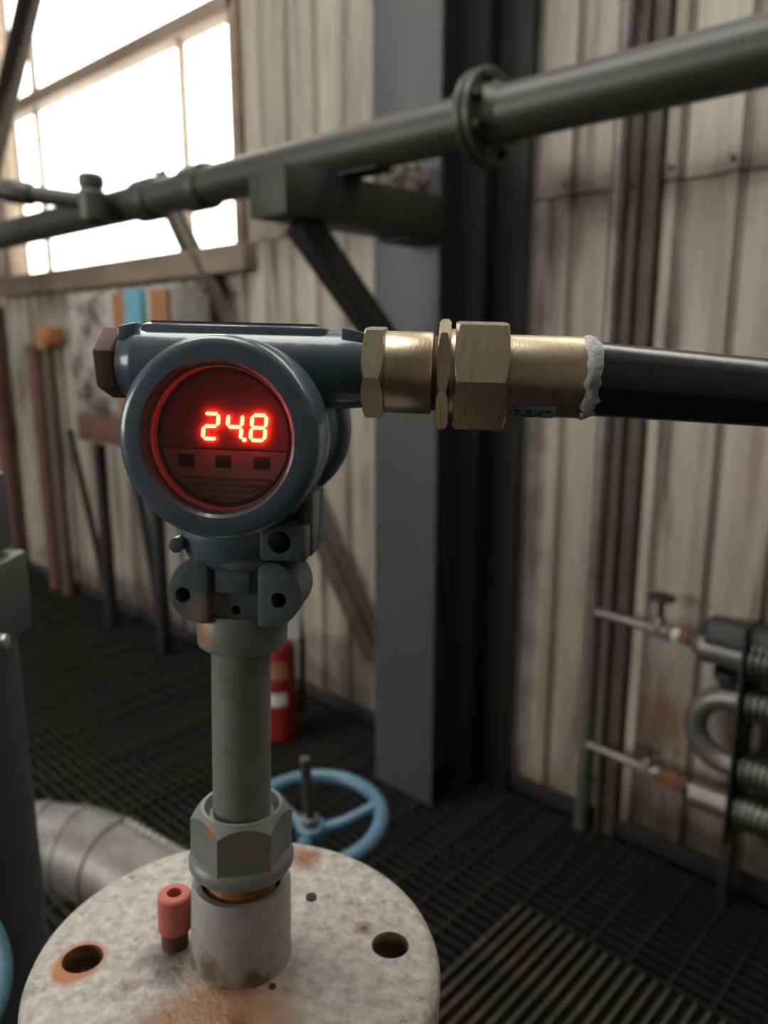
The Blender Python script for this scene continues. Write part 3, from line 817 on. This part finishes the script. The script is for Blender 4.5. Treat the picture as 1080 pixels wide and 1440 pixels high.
# blind flange
FR = .1005
FT = .020
ha = R(10.8)
bolt_r = .0758
holes = [(bolt_r * math.cos(ha + q * PI / 2), bolt_r * math.sin(ha + q * PI / 2)) for q in range(4)]
fpm = M['flange_paint']
b_ = Vector((0, 0, -FT))
oz = FT
RS = (0.33, 0.115, 0.035)
add_spots(fpm, [(0.004, -.032, oz, .012, .040)], (0.25, 0.13, 0.065), 55, .012)
add_spots(fpm, [(0.012, -.048, oz, .004, .022), (.016, .082, oz, .004, .016)], (0.22, 0.09, 0.04), 70, .008)
add_spots(fpm, [(holes[2][0], holes[2][1], oz, .0095, .0135), (holes[2][0] - .002, holes[2][1] - .007, oz, .008, .012)], RS, 90, .003)
add_spots(fpm, [(holes[k_][0], holes[k_][1], oz - .009, .0098, .0125) for k_ in (0, 1, 2, 3)], (0.10, 0.055, 0.03), 90, .002)
add_spots(fpm, [(-.037, -.010, oz, .004, .014), (-.030, -.018, oz, .002, .012)], (0.10, 0.09, 0.08), 110, .008)
add_spots(fpm, [(-.022, -.052, oz, .006, .024), (.030, -.046, oz, .003, .018)], (0.24, 0.135, 0.075), 80, .010)
add_spots(fpm, [(0.012, -.043, oz, .001, .008), (-.046, -.030, oz, .000, .007), (.060, .024, oz, .000, .006)], (0.10, 0.035, 0.02), 140, .006)
add_spots(M['grey_paint'], [(-.010, -.0195, .0475, .0015, .0055), (.017, -.015, .030, .0008, .004), (-.013, -.0155, .0095, .003, .0075)], (0.36, 0.145, 0.06), 200, .003)
bf = Thing('blind_flange', 'round pale grey bolt-hole flange with rust stains below the gauge', 'flange', b_, MI)
bf.part('disc', MB().lathe((0, 0, 0), (0, 0, 1), [(-FT, 0), (-FT, FR - .003), (-FT + .003, FR), (-.006, FR), (-.0025, FR - .0015), (-.0006, FR - .0045), (0, FR - .008), (0, 0)], 96),
        fpm, cuts=[MB().cyl((hx, hy, -.05), (hx, hy, .03), .0096, seg=32) for hx, hy in holes], angle=40)
fsp = M['socket_paint']
add_spots(fsp, [(-.010, -.022, oz + .008, .003, .011), (.013, -.021, oz + .002, .003, .008), (-.002, -.024, oz - .001, .003, .008), (-.020, -.013, oz + .002, .003, .009)], (0.13, 0.095, 0.06), 170, .007)
bf.part('socket',
        MB().lathe((.001, 0, 0), (0, 0, 1), [(0, 0), (0, .0250), (.002, .0247), (.008, .0245), (.039, .0240), (.0408, .0230), (.0405, .0195), (.028, .0188), (.028, 0)], 48), fsp)
bf.part('socket_bore', MB().lathe((.001, 0, 0), (0, 0, 1), [(.0285, 0), (.0285, .0186), (.0402, .0196), (.0405, .0215), (.0400, .0215)], 40), 'thread_rust', label='rust ring in the socket mouth')
bf.part('vent_hole', MB().cyl((.0215, -.0205, -.001), (.0215, -.0205, .0006), .0017, seg=12), 'black')
bf.part('vent_hole', MB().cyl((.028, .045, -.001), (.028, .045, .0012), .003, seg=12), 'black')
bf.part('nozzle_flange', MB().lathe((0, 0, 0), (0, 0, 1), [(-FT - .022, .03), (-FT - .022, FR - .002), (-FT - .02, FR), (-FT - .004, FR), (-FT - .002, FR - .002), (-FT - .002, .03)], 64, closed=True), 'grey_paint',
        cuts=[MB().cyl((hx, hy, -.08), (hx, hy, .03), .0096, seg=24) for hx, hy in holes])
nz_bot = -(1.1546 / math.cos(R(3.5))) + .005
bf.part('nozzle', MB().cyl((0, 0, -FT - .021), (0, 0, nz_bot), .045, seg=32), 'grey_paint')

# pink rubber cap on a stub
gm = Thing('rubber_cap', 'salmon pink rubber sleeve standing on the flange beside the socket', 'cap', (-.0335, .001, 0), MI)
gx_, gy_ = -.0335, .001
gm.part('stub', MB().cyl((gx_, gy_, 0), (gx_, gy_, .010), .0066, seg=20), 'rust_brown', label='dark rusty stub')
gm.part('sleeve', MB().lathe((gx_, gy_, 0), (0, 0, 1), [(.009, .0035), (.009, .0074), (.0098, .0082), (.0275, .0082), (.0285, .0074), (.0287, .0038), (.027, .0034)], 32, closed=True), 'pink')

# stem pipe with union nut
sp_ = Thing('stem_pipe', 'grey painted stem pipe with a hexagon union nut between gauge and flange', 'pipe', (.001, 0, .028), MI)
gp = M['grey_paint']
def hexmb(o, axis, s0, s1, rc, ch=.0012, phase=0.0, ref=None, rr=None):
    """hexagon with turned (chamfered) ends"""
    return MB().lathe(o, axis, [(s0, 0), (s0, rc * .90), (s0 + ch, rc), (s1 - ch, rc), (s1, rc * .90), (s1, 0)], 6, phase, ref)
sp_.part('pipe', MB().cyl((.0012, 0, .060), (.0005, 0, .163), .0138, seg=40), 'grey_paint')
sp_.part('thread', MB().lathe((.001, 0, 0), (0, 0, 1), [(.0285, 0), (.0285, .0168)] + [(.030 + i * .0012, .0172 if i % 2 else .0164) for i in range(17)] + [(.051, .0165), (.051, 0)], 36), 'thread_rust', label='rusty thread')
hex_nut(sp_, 'union_nut', (.001, 0, 0), (0, 0, 1), .054, .0800, .0243, R(-90 - 12 - 0), 'grey_paint', ref=(1, 0, 0), c0=.96, c1=.80, slope=1.1, bore=.0178)
sp_.part('nut_lip', MB().lathe((.001, 0, 0), (0, 0, 1), [(.0485, 0), (.0485, .0215), (.0495, .0243), (.051, .0252), (.0545, .0252), (.0565, .0238), (.0565, 0)], 48), 'grey_paint')

# transmitter
YF = -.050
CXc, CZc = .0042, .2588
CRo, CRi = .0397, .0293
tr = Thing('gauge_transmitter', 'blue-grey round transmitter head with red digital readout', 'gauge', (.001, 0, .1605), MI)
tr.part('hex_collar', MB().lathe((.0012, 0, 0), (0, 0, 1), [(.1605, 0), (.1605, .0190), (.162, .0205), (.176, .0212), (.178, .020), (.178, 0)], 40), 'grey_paint')
add_spots(M['teal_paint'], [(-.012, -.02, .022, .003, .010)], (0.25, 0.20, 0.15), 120, .005)
# yoke block with two ears
def ear(cx, cutx, sgn, z=.1905, hx=0):
    rr_ = .0147; pl = []
    for i in range(19):
        a = -PI / 2 + PI * i / 18
        pl.append((cx + sgn * rr_ * .98 * math.cos(a), z + rr_ * math.sin(a)))
    pl += [(cutx, z + rr_), (cutx, z - rr_)]
    if sgn < 0: pl = pl[::-1]
    return MB().prism(pl, (0, -.0215, 0), (1, 0, 0), (0, 0, 1), (0, 1, 0), .030)
for (cx, cutx, sgn, hx) in ((-.0122, -.0085, -1, -.0196), (.0182, .0135, 1, .0228)):
    e_ = tr.part('clamp_ear', ear(cx, cutx, sgn), 'teal_paint', bevel=.0012, cuts=[MB().cyl((hx, -.03, .1885), (hx, -.008, .1885), .0034, seg=20)])
    tr.part('bolt_hole', MB().cyl((hx, -.012, .1885), (hx, -.0095, .1885), .0033, seg=20), 'black', parent=e_)
tr.part('clamp_block', MB().box(-.0105, .0155, -.0165, .018, .1772, .2035), 'teal_paint', bevel=.0015, cuts=[MB().cyl((.0026, -.03, .1815), (.0026, -.008, .1815), .0022, seg=16)])
tr.part('clamp_pad', MB().box(-.0065, .0095, -.0195, -.015, .1895, .2035), 'teal_paint', bevel=.0012)
tr.part('lock_screw', MB().cyl((.0026, -.011, .1815), (.0026, -.009, .1815), .0021, seg=16), 'black')
tr.part('neck', MB().lathe((.002, 0, 0), (0, 0, 1), [(.200, 0), (.200, .0215), (.204, .0255), (.2085, .0275), (.216, .0285), (.224, .026), (.224, 0)], 48), 'blue_paint')
tr.part('grounding_lug', MB().box(.0150, .0352, -.0265, .012, .2065, .2225), 'blue_paint', bevel=.002, cuts=[MB().cyl((.0240, -.04, .2150), (.0240, -.012, .2150), .0048, seg=20)])
tr.part('lug_screw', MB().cyl((.0240, -.017, .2150), (.0240, -.0115, .2150), .0040, seg=6), 'black')
tr.part('lug_rib', MB().box(.0300, .0362, -.016, .012, .2070, .2350), 'blue_paint', bevel=.0015)
tr.part('side_screw', MB().cyl((-.0225, -.022, .2105), (-.0225, -.010, .2105), .0034, seg=12), 'blue_paint', bevel=.0008)
# head
tr.part('body', MB().lathe((CXc, 0, CZc), (0, 1, 0), [(-.020, 0), (-.020, .0362), (-.004, .0362), (.002, .034), (.040, .034), (.044, .030), (.044, 0)], 56), 'blue_paint')
cov = tr.part('front_cover', MB().lathe((CXc, 0, CZc), (0, 1, 0), [(-.0335, CRi), (YF + .0012, CRi), (YF, CRi + .0012), (YF, CRo - .0042), (YF + .0006, CRo - .0022), (YF + .0022, CRo - .0006), (YF + .0044, CRo),
                 (-.0235, CRo + .0002), (-.0225, CRo - .001), (-.0220, CRo - .0022), (-.0185, CRo - .0022), (-.0185, .030), (-.0335, .030)], 96, closed=True), 'blue_paint')
tr.part('rear_cover', MB().lathe((CXc, 0, CZc), (0, 1, 0), [(.041, 0), (.041, .037), (.043, .0385), (.056, .0385), (.059, .036), (.059, 0)], 64), 'blue_paint')
lens = tr.part('lens_glass', MB().lathe((CXc, 0, CZc), (0, 1, 0), [(-.0455, 0), (-.0455, CRi - .0001), (-.0440, CRi - .0001), (-.0440, 0)], 56), 'lens')
tr.part('lens_ring', MB().lathe((CXc, 0, CZc), (0, 1, 0), [(-.0440, CRi), (-.0440, CRi - .0012), (-.0425, CRi - .0016), (-.036, CRi - .0016), (-.036, CRi)], 72, closed=True),
        mat('lens_ring', (0.42, 0.36, 0.36), rough=0.3, metal=.5))
face = tr.part('display_face', MB().lathe((CXc, 0, CZc), (0, 1, 0), [(-.0380, 0), (-.0380, CRi - .0018), (-.034, CRi - .0018), (-.034, 0)], 64), 'face_dark')
# lower label plate : chord of the disc
zl = .2538
pl = []
rl = CRi - .0035
a0 = math.asin((zl - CZc) / rl)
for i in range(33):
    a = PI - a0 + (PI + 2 * a0) * i / 32
    pl.append((CXc + rl * math.cos(a), CZc + rl * math.sin(a)))
tr.part('keypad_label', MB().prism(pl, (0, -.0385, 0), (1, 0, 0), (0, 0, 1), (0, 1, 0), .0005), 'face_label', parent=face)
for bx_ in (-.0113, .0036, .0192):
    tr.part('button', MB().box(bx_ - .0033, bx_ + .0033, -.0388, -.0383, .2468, .2518), 'button', parent=face, bevel=.0008)
for i, (x0, x1, zz) in enumerate([(-.014, .024, .2425), (-.012, .019, .2398), (-.010, .016, .2372), (-.007, .014, .2346)]):
    tr.part('print_line', MB().box(x0, x1, -.0388, -.0384, zz - .0004, zz + .0004), 'face_line', parent=face)
tr.part('print_line', MB().bar((.0155, -.0387, .2375), (.0235, -.0387, .2415), .0008, .0004, up=(0, 1, 0)), 'face_line', parent=face)
# seven-segment digits
SEG = {'2': 'abged', '4': 'fgbc', '8': 'abcdefg'}
DW, DH, TK = .0071, .0113, .00145
def digit(ch, x0, z0):
    mb = MB(); g = .00022
    def pt(u, v):  # slanted digit cell
        return (x0 + u + v * .085, z0 + v)
    h = TK / 2
    def seg(p, q):
        (u0, v0), (u1, v1) = p, q
        if abs(v1 - v0) < 1e-9:
            o = [(u0 + g, v0), (u0 + g + h, v0 + h), (u1 - g - h, v0 + h), (u1 - g, v0), (u1 - g - h, v0 - h), (u0 + g + h, v0 - h)]
        else:
            o = [(u0, v0 + g), (u0 + h, v0 + g + h), (u0 + h, v1 - g - h), (u0, v1 - g), (u0 - h, v1 - g - h), (u0 - h, v0 + g + h)]
        mb.prism([pt(*s) for s in o], (0, -.0398, 0), (1, 0, 0), (0, 0, 1), (0, 1, 0), .0006)
    W_, H_ = DW - TK, DH - TK
    P = {'a': ((0, H_), (W_, H_)), 'd': ((0, 0), (W_, 0)), 'g': ((0, H_ / 2), (W_, H_ / 2)), 'b': ((W_, H_ / 2), (W_, H_)), 'c': ((W_, 0), (W_, H_ / 2)),
         'f': ((0, H_ / 2), (0, H_)), 'e': ((0, 0), (0, H_ / 2))}
    for s in SEG[ch]: seg(*P[s])
    return mb
zd = .2576 + TK / 2
for ch, x0 in (('2', -.0051), ('4', .0045), ('8', .0141)):
    tr.part('digit', digit(ch, x0 + TK / 2, zd), 'led', parent=face, label='glowing red digit %s' % ch)
tr.part('decimal_point', MB().cyl((.0124, -.0398, zd), (.0124, -.0392, zd), .0009, seg=12), 'led', parent=face, label='glowing decimal point')
pu = []
a1_ = math.asin((.2545 - CZc) / rl)
for i in range(33):
    a = a1_ + (PI - 2 * a1_) * i / 32
    pu.append((CXc + rl * math.cos(a), CZc + rl * math.sin(a)))
tr.part('display_filter', MB().prism(pu, (0, -.0384, 0), (1, 0, 0), (0, 0, 1), (0, 1, 0), .0004), mat('led_filter', (0.105, 0.045, 0.045), (0.09, 0.038, 0.038), rough=.6), parent=face, label='dark red display window')
# conduit arm
AZ, AR = .2875, .0168
arm = tr.part('conduit_arm', MB().lathe((0, 0, AZ), (1, 0, 0), [(-.0520, 0), (-.0520, .0132), (-.0510, .0146), (-.0470, .0152), (-.0450, .0164), (-.043, AR), (.044, AR), (.047, AR), (.0505, .0164), (.0552, .0160), (.0552, 0)], 56), 'blue_paint')
tr.part('arm_saddle', MB().box(-.042, .040, -.010, .030, .272, .3052), 'blue_paint', bevel=.003)
tr.part('arm_boss', MB().prism([(.046, .2985), (.0555, .2965), (.0555, .3030), (.046, .3048)], (0, -.0115, 0), (1, 0, 0), (0, 0, 1), (0, 1, 0), .020), 'blue_paint', bevel=.0008)
tr.part('arm_boss', MB().prism([(-.051, .2965), (-.043, .2985), (-.043, .3048), (-.051, .3030)], (0, -.0115, 0), (1, 0, 0), (0, 0, 1), (0, 1, 0), .020), 'blue_paint', bevel=.0008)
tr.part('name_plate', MB().box(-.038, .034, -.006, .026, .3050, .3062), 'rust_brown', label='rusty plate on top of the arm')
tr.part('blanking_plug', hexmb((0, 0, AZ), (1, 0, 0), -.0612, -.0518, .0158, .001, R(12), ref=(0, 0, 1)), 'rust_brown', bevel=.0004, label='rust brown hexagon plug')

# brass gland
gl = Thing('cable_gland', 'brass cable gland with hexagon nuts screwed into the gauge arm', 'gland', (.0552, 0, AZ), MI)
GZ = .2872
def X(prof, seg=48, phase=0.0): return MB().lathe((0, 0, GZ), (1, 0, 0), prof, seg, phase, ref=(0, 0, 1))
ph_h = -R(22)
hex_nut(gl, 'lock_nut', (0, 0, GZ), (1, 0, 0), .0553, .0645, .0212, ph_h, 'brass', ref=(0, 0, 1), c0=.86, c1=.86, slope=.5)
gl.part('entry_sleeve', X([(.0640, 0), (.0640, .0172), (.0648, .0175), (.0835, .0175), (.0845, .0170), (.0845, 0)]), 'brass')
gl.part('sealing_ring', X([(.0840, 0), (.0840, .0158), (.0875, .0158), (.0875, 0)]), 'rust_brown', label='dark reddish sealing ring')
hex_nut(gl, 'middle_nut', (0, 0, GZ), (1, 0, 0), .0868, .0918, .0240, ph_h + R(10), 'brass', ref=(0, 0, 1), c0=.90, c1=.90, slope=.5)
gl.part('neck_ring', X([(.0912, 0), (.0912, .0190), (.0945, .0190), (.0945, 0)]), 'brass')
hex_nut(gl, 'compression_nut', (0, 0, GZ), (1, 0, 0), .0938, .1160, .0249, ph_h, 'brass', ref=(0, 0, 1), c0=.86, c1=.86, slope=.5)
gl.part('outer_sleeve', X([(.1160, 0), (.1160, .0172), (.1470, .0172), (.1495, .0165), (.1495, 0)]), 'brass')
sl = MB()
rows = []
random.seed(3)
prof = [(.1468, .0173), (.1485, .0176), (.1505, .0172), (.1525, .0164), (.1535, .0158)]
seg = 40
vs_, fs_ = [], []
for i, (s, r) in enumerate(prof):
    for k in range(seg):
        a = 2 * PI * k / seg
        ds = random.uniform(-.0011, .0011); dr = random.uniform(-.0002, .0006) if 0 < i < 4 else 0
        vs_.append((s + ds, math.cos(a) * (r + dr), GZ + math.sin(a) * (r + dr)))
for i in range(len(prof) - 1):
    for k in range(seg):
        j = (k + 1) % seg
        fs_.append((i * seg + k, i * seg + j, (i + 1) * seg + j, (i + 1) * seg + k))
sl.add(vs_, fs_)
gl.part('sealant_bead', sl, 'sealant', label='ragged whitish sealant ring')
# curved label with stamped text on the sleeve
def wrap(a, s, r):   # a = angle below the viewer-facing line
    return Vector((s, -r * math.cos(a), GZ - r * math.sin(a)))
lb = MB(); n = 10; vs_ = []; fs_ = []
A0, A1, S0, S1 = R(46), R(84), .1185, .1365
for i in range(n + 1):
    a = A0 + (A1 - A0) * i / n
    vs_ += [wrap(a, S0, .0175), wrap(a, S1, .0175), wrap(a, S0, .0171), wrap(a, S1, .0171)]
for i in range(n):
    b = i * 4
    fs_ += [(b, b + 1, b + 5, b + 4), (b + 2, b + 6, b + 7, b + 3), (b, b + 4, b + 6, b + 2), (b + 1, b + 3, b + 7, b + 5)]
fs_ += [(0, 2, 3, 1), (4 * n, 4 * n + 1, 4 * n + 3, 4 * n + 2)]
lb.add(vs_, fs_)
lbo = gl.part('type_label', lb, 'label_plate', label='small blue-grey printed label')
fc = bpy.data.curves.new('letters', 'FONT'); fc.body = 'F-SH7'; fc.size = 1.0; fc.extrude = 0.02; fc.offset = .015; fc.resolution_u = 3
fo = bpy.data.objects.new('letters', fc); C.objects.link(fo)
bpy.context.view_layer.update()
tme = bpy.data.meshes.new_from_object(fo.evaluated_get(bpy.context.evaluated_depsgraph_get()))
bpy.data.objects.remove(fo)
xs = [v.co.x for v in tme.vertices]; ys = [v.co.y for v in tme.vertices]
x0_, x1_, y0_, y1_ = min(xs), max(xs), min(ys), max(ys)
for v in tme.vertices:
    u = (v.co.x - x0_) / (x1_ - x0_); t = (v.co.y - y0_) / (y1_ - y0_)
    p = wrap(R(78) - (R(78) - R(54)) * t, S0 + .0012 + u * (S1 - S0 - .0024), .01755 + (.00012 if v.co.z > 0 else 0))
    v.co = p - gl.base
tme.name = 'lettering'; tme.materials.clear(); tme.materials.append(M['black'])
to = bpy.data.objects.new('lettering', tme); C.objects.link(to); to.parent = lbo

# cable: leaves the gland to the right and droops out of the picture
cb = Thing('black_cable', 'thick glossy black cable leaving the brass gland to the right', 'cable', (.150, 0, GZ), MI)
pts_ = []
for i in range(15):
    t = i / 14
    pts_.append((.149 + t * .40, .0 + .06 * t, GZ - .0002 - .018 * t - .10 * max(0, t - .4) ** 2))
e_ = Vector(pts_[-1])
n0 = len(pts_)
for (dx, dy, dz_) in ((.05, .01, -.012), (.11, .02, -.05), (.17, .035, -.13), (.21, .05, -.25), (.225, .06, -.42), (.225, .06, -.80), (.225, .06, -1.02), (.25, .07, -1.09), (.32, .09, -1.105), (.5, .12, -1.095)):
    pts_.append(e_ + Vector((dx, dy, dz_)))
cb.part('sheath', MB().tube(pts_, [.0157 - .0012 * min(1, i / 3) for i in range(len(pts_))], seg=36), 'cable')
